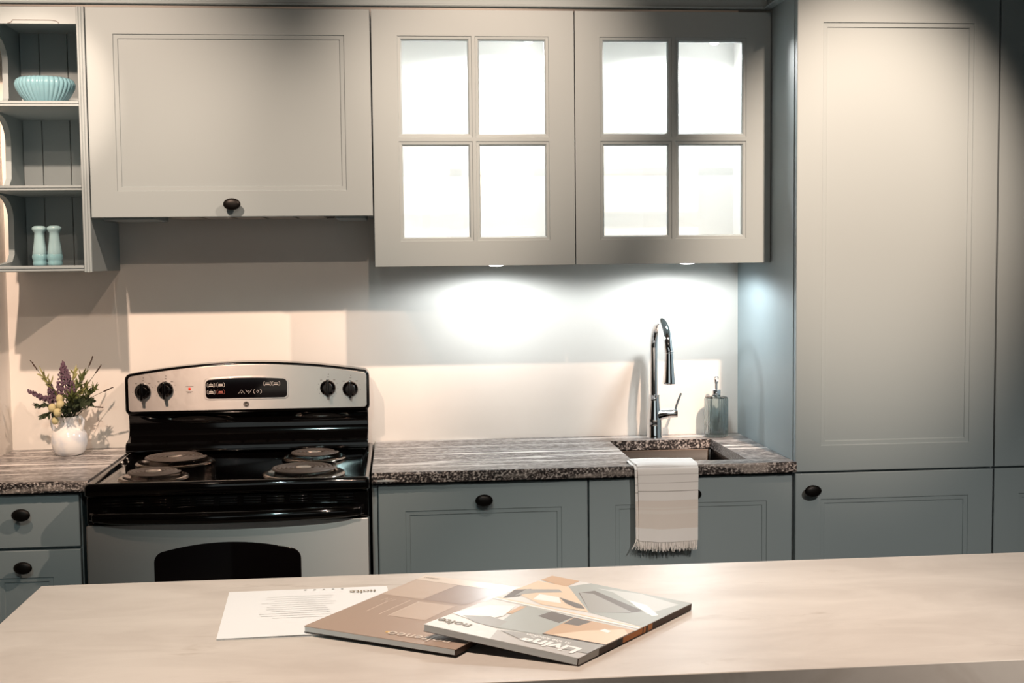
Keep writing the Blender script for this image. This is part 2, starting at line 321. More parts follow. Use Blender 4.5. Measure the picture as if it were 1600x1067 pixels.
# glazed cabinets
def glass_cabinet(x):
    g = thing('glass_cabinet', (x+0.3, -0.17, ZB), '', 'cabinet', 'glazed wall cabinets')
    W, t = 0.6, 0.016
    x0, x1 = x+0.0005, x+W-0.0005; y0, y1 = -0.340, -0.001; z0, z1 = ZB+0.002, ZT-0.002
    b = MB(); b.box(x0, x0+t, y0, y1, z0, z1).box(x1-t, x1, y0, y1, z0, z1).box(x0+t, x1-t, y0, y1, z0, z0+t).box(x0+t, x1-t, y0, y1, z1-t, z1).box(x0+t, x1-t, y1-0.008, y1, z0+t, z1-t)
    b.build('body', 'paint', g)
    q = 0.001; a0, a1, c0, c1, yb = x0+t+q, x1-t-q, z0+t+q, z1-t-q, y1-0.009
    li = MB(); li.box(a0, a0+q, y0, yb, c0, c1).box(a1-q, a1, y0, yb, c0, c1).box(a0+q, a1-q, y0, yb, c0, c0+q).box(a0+q, a1-q, y0, yb, c1-q, c1).box(a0+q, a1-q, yb-q, yb, c0+q, c1-q)
    li.build('white_lining', 'white_board', g)
    for zs in (1.775, 1.968):
        B(a0+0.002, a1-0.002, -0.325, yb-0.003, zs, zs+0.006).build('glass_shelf', 'shelfglass', g)
    # door with four panes
    dx0, dx1, dz0, dz1 = x+0.002, x+W-0.002, ZB, ZT; th = 0.02
    xs = [dx0, x+0.0765, x+0.2950, x+0.3045, x+0.5235, dx1]; zs = [dz0, 1.5600, 1.8535, 1.8650, 2.1610, dz1]
    db = MB()
    for i in range(5):
        for j in range(5):
            A = (xs[i], xs[i+1], zs[j], zs[j+1])
            if i in (1, 3) and j in (1, 3):
                rg = [[(A[0]+n_, YU+dd, A[2]+n_), (A[1]-n_, YU+dd, A[2]+n_), (A[1]-n_, YU+dd, A[3]-n_), (A[0]+n_, YU+dd, A[3]-n_)] for n_, dd in ((0, 0), (0.0016, 0.0025), (0.0085, 0.0030), (0.0125, 0.0075), (0.0125, th), (0, th))]
                db.loops(rg, False, False)
            else:
                db.add([(A[0], YU, A[2]), (A[1], YU, A[2]), (A[1], YU, A[3]), (A[0], YU, A[3])], [(0, 1, 2, 3)])
                db.add([(A[0], YU+th, A[2]), (A[1], YU+th, A[2]), (A[1], YU+th, A[3]), (A[0], YU+th, A[3])], [(3, 2, 1, 0)])
    E_ = [(dx0, dz0), (dx1, dz0), (dx1, dz1), (dx0, dz1)]
    db.add([(p[0], YU, p[1]) for p in E_]+[(p[0], YU+th, p[1]) for p in E_], [(0, 4, 5, 1), (1, 5, 6, 2), (2, 6, 7, 3), (3, 7, 4, 0)])
    # weld
    dr = db.build('door', 'paint', g, 0)
    for i in (1, 3):
        for j in (1, 3):
            B(xs[i]+0.006, xs[i+1]-0.006, YU+0.0105, YU+0.0145, zs[j]+0.006, zs[j+1]-0.006).build('pane', 'glass', dr)
    # LED inside the top and LED below
    def puck(px, py, pz, nm, r_, drop):
        f = MB(); f.lathe([(r_+0.006, 0), (r_+0.006, -drop*0.45), (r_+0.003, -drop*0.5), (r_+0.0005, -drop*0.5)], (px, py, pz), 24)
        fo = f.build(nm, 'chrome', g)
        MB().lathe([(r_, -drop*0.46), (r_, -drop*0.6), (r_*0.8, -drop*0.85), (r_*0.35, -drop)], (px, py, pz), 24).build('lens', 'ledlens', fo)
        return fo
    puck(x+0.49, -0.115, z1-t-0.002, 'cabinet_light', 0.018, 0.034)
    puck(x+0.37, -0.24, z0-0.0005, 'underside_light', 0.022, 0.005)
    return g
g1 = glass_cabinet(0.0); g1['label'] = 'sage wall cabinet with four lit glass panes, beside the wide range cabinet'
g2 = copy_tree(g1); g2.location.x += 0.6; g2['label'] = 'sage wall cabinet with four lit glass panes, beside the tall cabinet above the sink'
for x in (0.0, 0.6):
    spot('cabinet_led', (x+0.40, -0.13, 2.165), (x+0.34, -0.17, 1.5), 15.0, 88, 0.45, (1, 0.99, 0.97), 0.02)
    spot('underside_led', (x+0.37, -0.24, 1.468), (x+0.37, -0.22, 0.9), 7.6, 87, 0.30, (0.90, 0.97, 1.0), 0.02)

# open shelf unit
XS0, XS1 = -1.115, -0.8145
su = thing('shelf_unit', (-0.965, -0.17, 1.482), 'open sage shelf unit with boarded back and shaped side, left of the range cabinet', 'shelf unit')
ps = MB()   # right side with a reeded front edge
ps.box(-0.8365, -0.8145, -0.342, -0.001, 1.482, 2.2385)
ps.build('side_panel', 'paint', su)
fl = [(-0.8375, -0.342)]
for k in range(3):
    c = -0.8375+0.0040+k*0.0078
    for a in range(7): fl.append((c-0.0036*math.cos(PI*a/6), -0.356-0.0036*math.sin(PI*a/6)))
fl.append((-0.8140, -0.342))
MB().prism(fl, 2, 1.480, 2.2385).build('reeded_pilaster', 'paint', su, 50)
# left side, cut away in front with a curved bracket below each board
lv = [(1.482, 1.500), (1.715, 1.731), (1.955, 1.972), (2.190, 2.2385)]
out = [(-0.001, 1.482), (-0.30, 1.482), (-0.30, 1.502)]
for i in range(3):
    zb_, zt_ = lv[i][1], lv[i+1][0]
    out += [(-0.16, zb_+0.012), (-0.135, zb_+0.035)]
    for a in range(8):
        an = PI/2*a/7; out.append((-0.13-0.11*(1-math.cos(an)), zt_-0.075+0.07*math.sin(an)))
    out += [(-0.30, zt_), (-0.30, lv[i+1][1])]
out += [(-0.001, 2.2385)]
MB().prism(out, 0, -1.115, -1.098).build('side_panel', 'paint', su, 30)
for i, (z0, z1) in enumerate(lv[:3]):
    zf = z1-z0
    MB().prism([(-0.012, z0), (-0.350, z0), (-0.3545, z0+zf*0.12), (-0.3545, z0+zf*0.38), (-0.352, z0+zf*0.45), (-0.3565, z0+zf*0.55), (-0.3565, z0+zf*0.88), (-0.352, z1), (-0.012, z1)], 0, -1.0975 if i else -1.0975, -0.8378).build('shelf', 'paint', su, 40)
MB().prism([(-1.0975, 2.2385), (-1.0975, 2.190)]+[(-0.8378, 2.190), (-0.8378, 2.2385)], 1, -0.354, -0.336).build('top_rail', 'paint', su)
ar = []
for a in range(9): ar.append((-1.028+0.014*math.sin(PI/2*a/8), 2.1905+0.0095*(1-math.cos(PI/2*a/8))))
for a in range(9): ar.append((-0.912+0.026*math.sin(PI/2*a/8), 2.200-0.0095*(1-math.cos(PI/2*a/8))))
MB().tube([(x, -0.3545, z) for x, z in ar], 0.0009, 6).build('rail_groove', 'print_k', su)
B(-1.0975, -0.8378, -0.336, -0.012, 2.2255, 2.2385).build('top_board', 'paint', su)
px = [-1.0978, -1.0385, -0.9525, -0.8670, -0.8370]
for k in range(4):
    B(px[k]+0.001, px[k+1]-0.001, -0.0115, -0.004, 1.4825, 2.2255).build('plank', 'paint', su, bevel=0.0015)
# bowl
bo = thing('bowl', (-0.972, -0.20, 1.972), 'ribbed aqua ceramic bowl on the upper board of the open shelf', 'bowl')
def flute(r_, z, a): return r_*(1+0.035*(abs(math.cos(18*a))-0.5)) if 0.004 < z else r_
NB = 288
MB().lathe([(0.040, 0), (0.046, 0.004), (0.056, 0.014), (0.072, 0.034), (0.083, 0.054), (0.0855, 0.066), (0.081, 0.078), (0.074, 0.083), (0.070, 0.083), (0.076, 0.072), (0.078, 0.060), (0.066, 0.036), (0.045, 0.012), (0.01, 0.008)], (-0.972, -0.20, 1.9725), NB, flute).build('ribbed_shell', 'ceramic_t', bo, 60)
# shakers
prof = [(0.019, 0), (0.021, 0.002), (0.0215, 0.009), (0.0195, 0.013), (0.0215, 0.017), (0.0230, 0.024), (0.0225, 0.030), (0.0215, 0.033), (0.0210, 0.036), (0.0190, 0.052), (0.0160, 0.072), (0.0145, 0.088), (0.0142, 0.098), (0.0190, 0.103), (0.0212, 0.108), (0.0205, 0.113), (0.0150, 0.117), (0.006, 0.118)]
for x, y, lab in ((-0.9945, -0.235, 'pale aqua ceramic shaker, the left and shaded one of the pair on the bottom shelf'), (-0.9470, -0.250, 'pale aqua ceramic shaker, the right and brighter one of the pair on the bottom shelf')):
    s_ = thing('shaker', (x, y, 1.500), lab, 'shaker', 'pair of shakers')
    MB().lathe([p for p in prof if p[1] <= 0.0331], (x, y, 1.5004), 32).build('banded_foot', 'ceramic_f', s_, 60)
    MB().lathe([(0.0200, 0.0328)]+[p for p in prof if p[1] > 0.0331], (x, y, 1.5004), 32).build('body', 'ceramic_m', s_, 60)

# ------------------------------------------------------------------ tall cabinets
YT = -0.5987
def tall(x, lab, kn):
    t = thing('tall_cabinet', (x+0.3, -0.29, 0), lab, 'cabinet', 'tall cabinets')
    B(x+0.0005, x+0.5995, -0.5755, -0.001, 0.10, 2.46).build('body', 'paint', t)
    B(x+0.0005, x+0.5995, -0.53, -0.02, 0.0005, 0.0995).build('plinth', 'paint', t)
    panel_front(MB(), x+0.0025, x+0.5975, 0.8815, 2.238, YT).build('door', 'paint', t)
    B(x+0.0025, x+0.5975, YT, YT+0.02, 2.242, 2.46).build('top_panel', 'paint', t, bevel=0.0015)
    d2 = panel_front(MB(), x+0.0025, x+0.5975, 0.105, 0.8755, YT).build('door', 'paint', t)
    if kn: knob(x+0.047, 0.829, YT, d2)
    return t
tall(1.2, 'tall sage cabinet with panelled doors beside the sink, black knob on its lower door', True)
tall(1.8, 'second tall sage cabinet, cut off by the right edge of the picture', False)

# ------------------------------------------------------------------ base cabinets
YB = -0.582
def base(x0, x1, lab, fronts, name='base_cabinet'):
    t = thing(name, ((x0+x1)/2, -0.28, 0), lab, 'cabinet', 'base cabinets')
    B(x0+0.0005, x1-0.0005, -0.5585, -0.004, 0.10, 0.871 if x0 < 0.55 else 0.70).build('body', 'paint', t)
    B(x0+0.0005, x1-0.0005, -0.52, -0.02, 0.0005, 0.0995).build('plinth', 'paint', t)
    for nm, z0, z1, flat, kx, kz in fronts:
        d = panel_front(MB(), x0+0.0025, x1-0.0025, z0, z1, YB, flat=flat).build(nm, 'paint', t)
        if kx is not None: knob(kx, kz, YB, d)
    return t
base(0.0, 0.6, 'sage base cabinet with one panelled front and a central black knob, right of the range', [('door', 0.105, 0.8725, False, 0.299, 0.826)])
base(0.6, 1.2, 'sage base cabinet under the sink, partly covered by the hanging towel', [('door', 0.105, 0.8725, False, 0.899, 0.826)])
base(-1.115, -0.8145, 'narrow sage drawer cabinet with black knobs, left of the range', [('drawer', 0.7270, 0.8725, True, -0.966, 0.822), ('drawer', 0.400, 0.7185, False, -0.966, 0.676), ('drawer', 0.105, 0.3965, False, -0.966, 0.34)], 'drawer_cabinet')
tag(B(-0.0150, -0.0015, -0.576, -0.02, 0.10, 0.872).build('filler_panel', 'paint'), 'thin upright sage filler strip between range and base cabinet', 'panel')
tag(B(-1.166, -1.1165, -0.578, -0.02, 0.10, 0.872).build('filler_panel', 'paint'), 'sage filler strip between drawer cabinet and side wall', 'panel')

# ------------------------------------------------------------------ countertops
ZC, ZCB = 0.9124, 0.8821
def rough_edge(parent, x0, x1, yb):
    nx, nz = int((x1-x0)/0.006), 6; e_ = MB(); vs = []; fs = []
    for i in range(nx+1):
        for j in range(nz+1):
            x = x0+(x1-x0)*i/nx; z = ZCB+(ZC-ZCB)*j/nz
            dp = 0.006+random.uniform(-0.0016, 0.0016)+0.0015*math.sin(x*31)*math.sin(z*170+x*9)
            if j == nz: dp = 0.0035+random.uniform(-0.0014, 0.0010)
            if j == 0: dp = 0.004+random.uniform(-0.0015, 0.0015)
            vs.append((x, yb-dp, z-(0.0006 if j == nz else 0)))
    for i in range(nx):
        for j in range(nz): a = i*(nz+1)+j; fs.append((a, a+nz+1, a+nz+2, a+1))
    e_.add(vs, fs)
    tp = [i*(nz+1)+nz for i in range(nx+1)]; bt = [i*(nz+1) for i in range(nx+1)]
    o0 = len(e_.v); e_.v += [(vs[i][0], yb, ZC-0.0002) for i in tp]+[(vs[i][0], yb, ZCB) for i in bt]
    for i in range(nx):
        e_.f.append((tp[i], tp[i+1], o0+i+1, o0+i)); e_.f.append((bt[i+1], bt[i], o0+nx+1+i, o0+nx+2+i)); e_.mi += [0, 0]
    e_.f.append(tuple([o0, o0+nx+1]+[j for j in range(nz+1)])); e_.f.append(tuple([o0+2*nx+1, o0+nx]+[nx*(nz+1)+j for j in range(nz, -1, -1)])); e_.mi += [0, 0]
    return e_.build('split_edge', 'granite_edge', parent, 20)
ct = thing('countertop', (0.59, -0.3, ZCB), 'grey granite worktop with white veins and sink cut-out, right of the range', 'countertop', 'granite worktops')
def slab_hole(x0, x1, y0, y1, h):
    s = MB(); xs = [x0, h[0], h[1], x1]; ys = [y0, h[2], h[3], y1]
    for z, rev in ((ZC, False), (ZCB, True)):
        for i in range(3):
            for j in range(3):
                if i == 1 and j == 1: continue
                q = [(xs[i], ys[j], z), (xs[i+1], ys[j], z), (xs[i+1], ys[j+1], z), (xs[i], ys[j+1], z)]
                s.add(q, [(3, 2, 1, 0) if rev else (0, 1, 2, 3)])
    for a in ((x0, x1, y0, y1), h):
        s.cur = 1 if a is h else 0
        q = [(a[0], a[2]), (a[1], a[2]), (a[1], a[3]), (a[0], a[3])]
        s.add([(p[0], p[1], ZCB) for p in q]+[(p[0], p[1], ZC) for p in q], [(0, 1, 5, 4), (1, 2, 6, 5), (2, 3, 7, 6), (3, 0, 4, 7)])
    return s
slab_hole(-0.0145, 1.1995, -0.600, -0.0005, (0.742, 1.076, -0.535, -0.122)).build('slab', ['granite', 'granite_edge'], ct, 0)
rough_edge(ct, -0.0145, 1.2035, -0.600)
np_ = B(0.000, 0.050, -0.6085, -0.601, 0.8870, 0.8935).build('name_plate', 'steel', ct, bevel=0.0008)
cl = thing('countertop', (-0.98, -0.3, ZCB), 'short grey granite worktop under the flower vase, left of the range', 'countertop', 'granite worktops')
B(-1.1665, -0.7860, -0.600, -0.0005, ZCB, ZC).build('slab', 'granite', cl)
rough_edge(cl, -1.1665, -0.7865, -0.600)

# sink
sk = thing('sink', (0.909, -0.33, 0.72), 'undermount stainless steel sink set into the granite worktop', 'sink')
h = (0.742, 1.076, -0.535, -0.122)
def rect_ring(i, z, r_=0.012): return [(x, y, z) for x, y in rr(h[0]-0.004+i, h[1]+0.004-i, h[2]-0.004+i, h[3]+0.004-i, r_)]
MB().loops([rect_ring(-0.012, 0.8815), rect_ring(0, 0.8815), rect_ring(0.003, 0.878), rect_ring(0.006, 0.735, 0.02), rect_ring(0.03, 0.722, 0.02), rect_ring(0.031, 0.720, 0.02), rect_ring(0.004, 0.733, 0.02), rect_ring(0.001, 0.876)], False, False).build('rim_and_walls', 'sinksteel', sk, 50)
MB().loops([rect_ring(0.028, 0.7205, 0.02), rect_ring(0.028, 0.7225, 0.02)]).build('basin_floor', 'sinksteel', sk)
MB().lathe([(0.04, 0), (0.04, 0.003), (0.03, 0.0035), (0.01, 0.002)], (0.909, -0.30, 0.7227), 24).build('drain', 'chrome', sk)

# faucet
fa = thing('faucet', (0.903, -0.070, ZC), 'chrome pull-down kitchen faucet with arched neck behind the sink', 'faucet')
fx, fy = 0.9015, -0.070
MB().lathe([(0.0262, 0), (0.0262, 0.004), (0.0250, 0.007), (0.0245, 0.05), (0.0232, 0.075), (0.0195, 0.105), (0.0178, 0.122), (0.0175, 0.138), (0.0182, 0.140), (0.0182, 0.143), (0.014, 0.144)], (fx, fy, ZC+0.0003), 36).build('body', 'chrome', fa, 50)
hs = MB(); hs.tube([(fx+0.002, fy, 0.985), (fx+0.028, fy-0.004, 0.991), (fx+0.050, fy-0.006, 0.993), (fx+0.066, fy-0.008, 0.993), (fx+0.074, fy-0.009, 0.993)], [0.0235, 0.0175, 0.0150, 0.0150, 0.0135], 20)
hs.build('handle_hub', 'chrome', fa, 50)
MB().tube([(fx+0.066, fy-0.008, 0.998), (fx+0.071, fy-0.009, 1.020), (fx+0.080, fy-0.011, 1.045), (fx+0.086, fy-0.012, 1.060)], [0.0075, 0.0065, 0.0060, 0.0055], 12, 0.7).build('lever', 'chrome', fa, 50)
path = [(fx-0.002, fy, 1.05), (fx-0.002, fy, 1.21)]
ex, ey = fx+0.005, -0.262
for a in range(1, 20):
    an = PI*a/20; tt = (1-math.cos(an))/2
    path.append((fx-0.002+(ex-fx)*tt, fy+(ey-fy)*tt, 1.21+0.093*math.sin(an)))
path += [(ex+0.0005, ey, 1.212)]
MB().tube(path, 0.0133, 20).build('neck', 'chrome', fa, 60)
MB().lathe([(0.0138, 0.0), (0.0145, -0.003), (0.0138, -0.006)], (ex+0.0005, ey, 1.212), 28).build('joint_ring', 'chrome', fa, 60)
MB().lathe([(0.0135, 0.0), (0.0142, -0.02), (0.0165, -0.06), (0.0192, -0.090), (0.0195, -0.093), (0.0180, -0.096), (0.012, -0.0965)], (ex+0.0005, ey, 1.2055), 28).build('spray_head', 'chrome', fa, 40)

# soap dispenser
so = thing('soap_dispenser', (1.107, -0.075, ZC), 'ribbed smoky teal glass soap dispenser with chrome pump beside the sink', 'soap dispenser')
def rib(r_, z, a): return r_*(1+0.06*(abs(math.cos(14*a))-0.6)) if 0.008 < z < 0.128 and r_ > 0.03 else r_
MB().lathe([(0.033, 0), (0.0372, 0.003), (0.0385, 0.010), (0.0385, 0.06), (0.0385, 0.124), (0.0375, 0.130), (0.034, 0.133), (0.016, 0.135), (0.014, 0.138), (0.012, 0.138), (0.012, 0.131), (0.0335, 0.128), (0.0345, 0.12), (0.0345, 0.012), (0.033, 0.009), (0.005, 0.009)], (1.107, -0.075, ZC+0.0004), 192, rib).build('bottle', 'bottle', so, 60)
MB().lathe([(0.0145, 0), (0.0150, 0.002), (0.0150, 0.016), (0.0135, 0.018), (0.006, 0.0185)], (1.107, -0.075, ZC+0.1385), 28).build('collar', 'chrome', so, 50)
MB().lathe([(0.0045, 0), (0.0045, 0.020), (0.0070, 0.0205), (0.0070, 0.030), (0.0078, 0.031), (0.0078, 0.041), (0.006, 0.043)], (1.107, -0.075, ZC+0.157), 20).build('pump_stem', 'chrome', so, 50)
MB().tube([(1.107, -0.075, ZC+0.192), (1.104, -0.095, ZC+0.194), (1.102, -0.112, ZC+0.190)], [0.0055, 0.0045, 0.0038], 12).build('nozzle', 'chrome', so, 50)

# towel: folded cloth over the front strip of the worktop
tw = thing('hand_towel', (0.823, -0.62, ZC), 'white striped fringed hand towel hanging over the front edge of the sink', 'towel')
def towel_sheet(x0, x1, off, zbot, zback, seed, nm):
    rnd = random.Random(seed); rows = []
    ln = []
    for k in range(5): ln.append((-0.519+0.002-off*0.4, zback+(ZC-0.006-zback)*k/4))
    for a in range(1, 6): an = PI/2*a/5; ln.append((-0.529+0.012*math.cos(an)-off*0.1, ZC-0.006+(0.0085+off)*math.sin(an)))
    for k in range(1, 7): ln.append((-0.529-0.068*k/6, ZC+0.0028+off+0.001*math.sin(k)))
    for a in range(1, 8): an = PI/2*a/7; ln.append((-0.597-(0.0215+off)*math.sin(an), ZC-0.010+(0.0125+off)*math.cos(an)))
    nz = 26; zt = ZC-0.012
    for k in range(1, nz+1): ln.append((-0.6185-off+0.0035*math.sin(k/nz*PI)*0.5+0.006*(k/nz), zt+(zbot-zt)*k/nz))
    tot = [0]
    for i in range(1, len(ln)): tot.append(tot[-1]+math.dist(ln[i], ln[i-1]))
    nx = 20; t = MB(); uv = []; vs = []
    th = 0.003
    def ring(i):
        y, z = ln[i]; s_ = tot[i]/tot[-1]; drop = max(0, (ZC-z)/(ZC-zbot)) if y < -0.6 else 0
        out_ = []
        pinch = 0.010*(1-min(1, abs(drop-0.15)*3)) if y < -0.6 else 0.0
        for j in range(nx+1):
            f_ = j/nx; xa = x0-0.010*(1-drop)*(1 if y > -0.605 else 0.4)+0.006*drop*(1-drop); xb = x1-0.001*drop
            x = xa+(xb-xa)*f_
            wv = 0.0022*math.sin(f_*9+1.3*seed)*drop+0.0015*math.sin(f_*21+drop*4)*drop
            out_.append((x, y+wv, z+0.0012*math.sin(f_*5)*(0 if drop else 1)+(-0.006*drop*math.sin(f_*PI*0.9) if drop else 0)))
        return out_, s_
    front = [ring(i) for i in range(len(ln))]
    n = nx+1
    for rg, s_ in front:
        for j, p in enumerate(rg): vs.append(p); uv.append((j/nx, s_))
    nf = len(vs)
    for i, (rg, s_) in enumerate(front):
        a = ln[max(i-1, 0)]; b_ = ln[min(i+1, len(ln)-1)]; dy, dz = b_[0]-a[0], b_[1]-a[1]; l_ = math.hypot(dy, dz) or 1
        ny, nz_ = -dz/l_*-1, dy/l_*-1
        for j, p in enumerate(rg): vs.append((p[0], p[1]-ny*th*-1 if False else p[1]+(-dz/l_)*th*-1*-1*-1, p[2]+(dy/l_)*th*-1*-1*-1*-1)); uv.append((j/nx, s_))
    fs = []
    m_ = len(front)
    for i in range(m_-1):
        for j in range(nx):
            a = i*n+j; fs.append((a, a+1, a+n+1, a+n)); c = nf+a; fs.append((c, c+n, c+n+1, c+1))
        fs.append((i*n, i*n+n, nf+i*n+n, nf+i*n)); fs.append((i*n+nx, nf+i*n+nx, nf+i*n+n+nx, i*n+n+nx))
    for j in range(nx):
        fs.append((j, nf+j, nf+j+1, j+1)); a = (m_-1)*n+j; fs.append((a, a+1, nf+a+1, nf+a))
    t.add(vs, fs); t.build(nm, 'towel', tw, 60, uv=uv)
    return front[-1][0]
lowf = towel_sheet(0.738, 0.9095, 0.0062, 0.700, 0.84, 1, 'front_layer')
lowb = towel_sheet(0.730, 0.9075, 0.0012, 0.704, 0.85, 2, 'inner_layer')
fr = MB()
for low, n_, ex_ in ((lowf, 150, 0.0), (lowb, 110, 0.004)):
    for k in range(n_):
        f_ = (k+random.random()*0.8)/n_; i = min(int(f_*20), 19); g_ = f_*20-i
        p = Vector(low[i]).lerp(Vector(low[i+1]), g_); dx = random.uniform(-0.003, 0.003)+(-0.012*(1-f_*3) if f_ < 0.33 and ex_ else 0); ln_ = random.uniform(0.020, 0.029)
        q1 = p+Vector((dx*0.4, random.uniform(-0.002, 0.001), -ln_*0.5)); q2 = p+Vector((dx, random.uniform(-0.004, 0.002), -ln_))
        fr.tube([p+Vector((0, 0, 0.002)), q1, q2], [0.0008, 0.0009, 0.0006], 4)
fo = fr.build('fringe', 'fringe', tw, 60); fo['kind'] = 'stuff'

# ------------------------------------------------------------------ range
RX0, RX1, RXM = -0.779, -0.019, -0.399
rg = thing('range', (RXM, -0.36, 0), 'black and stainless electric range with four coil burners between the worktops', 'range')
B(RX0+0.006, RX1-0.006, -0.640, -0.030, 0.02, 0.878).build('body', 'black', rg, bevel=0.003)
# cooktop with raised rounded rim
def ctr(i, z, r_): return [(x, y, z) for x, y in rr(RX0+i, RX1-i, -0.682+i, -0.032-i, r_, 5)]
MB().loops([ctr(0.006, 0.8785, 0.01), ctr(0.0, 0.884, 0.013), ctr(0.0, 0.906, 0.013), ctr(0.003, 0.913, 0.012), ctr(0.010, 0.9155, 0.01), ctr(0.018, 0.9140, 0.01), ctr(0.026, 0.9075, 0.012), ctr(0.032, 0.9060, 0.012)]).build('cooktop', 'black', rg, 50)
# backguard
bgp = [(-0.034, 0.9165), (-0.150, 0.9165), (-0.150, 0.930), (-0.147, 0.940), (-0.140, 0.9465), (-0.128, 0.949), (-0.108, 0.953), (-0.094, 0.962), (-0.087, 0.978), (-0.086, 1.010), (-0.090, 1.024), (-0.099, 1.030), (-0.104, 1.036), (-0.104, 1.06), (-0.034, 1.06)]
x0, x1 = -0.789, -0.029
MB().prism([p for p in bgp], 0, x0+0.006, x1-0.006).build('riser', 'black', rg, 30, bevel=0.002)
MB().prism(rr(x0, x1, 1.030, 1.156, 0.016, 6, 0.034), 1, -0.106, -0.036).build('backguard_frame', 'black', rg, 40, bevel=0.004)
cp = MB().prism(rr(x0+0.011, x1-0.009, 1.040, 1.150, 0.010, 6, 0.033), 1, -0.1095, -0.104).build('control_panel', 'steel', rg, 40, bevel=0.001)
MB().prism(rr(-0.5445, -0.2825, 1.0725, 1.1395, 0.014, 6, 0.006), 1, -0.1112, -0.1085).build('display_bezel', 'steel', rg, 40, bevel=0.001)
dp = MB().prism(rr(-0.5400, -0.2870, 1.0770, 1.1350, 0.012, 6, 0.006), 1, -0.1125, -0.1090).build('display', 'blackglass', rg, 40, bevel=0.0006)
yP = -0.1128
def flatbar(mb, xa, xb, za, zb, y=yP): mb.add([(xa, y, za), (xb, y, za), (xb, y, zb), (xa, y, zb)], [(0, 1, 2, 3)])
def arcs(mb, cx, cz, wx, hz, y=yP):
    for sgn in (-1, 1):
        mb.tube([(cx+sgn*(wx-0.004), y, cz+hz), (cx+sgn*wx, y, cz+hz*0.6), (cx+sgn*wx, y, cz-hz*0.6), (cx+sgn*(wx-0.004), y, cz-hz)], 0.0006, 5)
pw, pr = MB(), MB()
for cx, cz, mb_ in ((-0.5230, 1.1195, pw), (-0.4930, 1.1200, pw), (-0.5230, 1.0975, pw), (-0.4930, 1.0975, pr), (-0.3480, 1.1210, pw), (-0.3215, 1.1210, pw)):
    arcs(mb_, cx, cz, 0.0120, 0.0068)
    flatbar(mb_, cx-0.0065, cx+0.0065, cz+0.0006, cz+0.0030); flatbar(mb_, cx-0.0075, cx+0.0075, cz-0.0042, cz-0.0018)
    if cx < -0.51: flatbar(mb_, cx-0.001, cx+0.001, cz+0.0050, cz+0.0072)
cz = 1.0970
pw.tube([(-0.4385, yP, cz-0.006), (-0.4290, yP, cz+0.006), (-0.4195, yP, cz-0.006)], 0.0006, 5); flatbar(pw, -0.4312, -0.4268, cz-0.0036, cz-0.0026); flatbar(pw, -0.4295, -0.4285, cz-0.0053, cz-0.0009)
pw.tube([(-0.4160, yP, cz+0.006), (-0.4065, yP, cz-0.006), (-0.3970, yP, cz+0.006)], 0.0006, 5); flatbar(pw, -0.4090, -0.4040, cz+0.0012, cz+0.0022)
arcs(pw, -0.3790, cz, 0.0120, 0.0066)
pw.tube([(-0.3790, yP, cz+0.0042), (-0.3758, yP, cz), (-0.3790, yP, cz-0.0042), (-0.3822, yP, cz), (-0.3790, yP, cz+0.0042)], 0.0006, 5)
pw.build('button_print', 'print_w', dp, 0)['kind'] = 'stuff'; pr.build('button_print', 'print_r', dp, 0)['kind'] = 'stuff'
# emblem: black disc with light ring and the two letters
em = MB().prism([(-0.4155+0.0088*math.cos(2*PI*j/28), 1.0570+0.0088*math.sin(2*PI*j/28)) for j in range(28)], 1, -0.1108, -0.1090).build('emblem', 'blackglass', rg, 40)
rgm = MB(); rgm.tube([(-0.4155+0.0072*math.cos(2*PI*j/24), -0.1110, 1.0570+0.0072*math.sin(2*PI*j/24)) for j in range(25)], 0.0004, 4, cap=False)
vs, fs = text_mesh('GE', 0.0085)
mx = (min(v[0] for v in vs)+max(v[0] for v in vs))/2; mz = (min(v[1] for v in vs)+max(v[1] for v in vs))/2
rgm.add([(-0.4155+v[0]-mx, -0.1111, 1.0570+v[1]-mz) for v in vs], fs); rgm.build('emblem_letters', 'print_w', em, 0)
# dials
for kx, kz in ((-0.7330, 1.1040), (-0.6640, 1.1085), (-0.1595, 1.1040), (-0.0890, 1.0995)):
    k = MB(); n = 28
    k.loops([[(kx+r_*math.cos(2*PI*j/n), -0.1096-dd, kz+r_*math.sin(2*PI*j/n)) for j in range(n)] for r_, dd in ((0.0245, 0), (0.0245, 0.006), (0.0230, 0.010), (0.0170, 0.0125), (0.0155, 0.020), (0.0140, 0.0215))])
    ko = k.build('dial', 'black', rg, 40)
    gb = MB(); gb.loops([[(kx+a_*sx_, -0.1096-dd, kz+b_*0.5*sz_) for sx_, sz_ in ((-1, -1), (1, -1), (1, 1), (-1, 1))] for a_, b_, dd in ((0.0055, 0.055, 0.002), (0.0052, 0.055, 0.016), (0.0042, 0.052, 0.028), (0.0035, 0.050, 0.0295))])
    gb.build('grip', 'black', ko, 30, bevel=0.0015)
    pk = MB()
    for j in range(11):
        an = math.radians(130+280*j/10)+PI/2-math.radians(90)
        an = math.radians(-50-0+(-280+360)*0)+math.radians(280*j/10)*-1+math.radians(100)
        r_ = 0.0318; cxk, czk = kx+r_*math.cos(an), kz+r_*math.sin(an)
        wx = 0.0034 if j in (0, 10) else 0.0008
        flatbar(pk, cxk-wx, cxk+wx, czk-0.0009, czk+0.0009, -0.1099)
    flatbar(pk, kx+0.001, kx+0.004, kz+0.041, kz+0.0435, -0.1099); flatbar(pk, kx-0.0010, kx+0.0045, kz+0.0335, kz+0.0350, -0.1099)
    pk.build('dial_print', 'print_k', ko, 0)['kind'] = 'stuff'
MB().loops([[(-0.5895+r_*math.cos(2*PI*j/16), -0.1096-dd, 1.1090+r_*math.sin(2*PI*j/16)) for j in range(16)] for r_, dd in ((0.0042, 0), (0.004, 0.0012), (0.002, 0.002))]).build('indicator_lamp', 'red', rg)
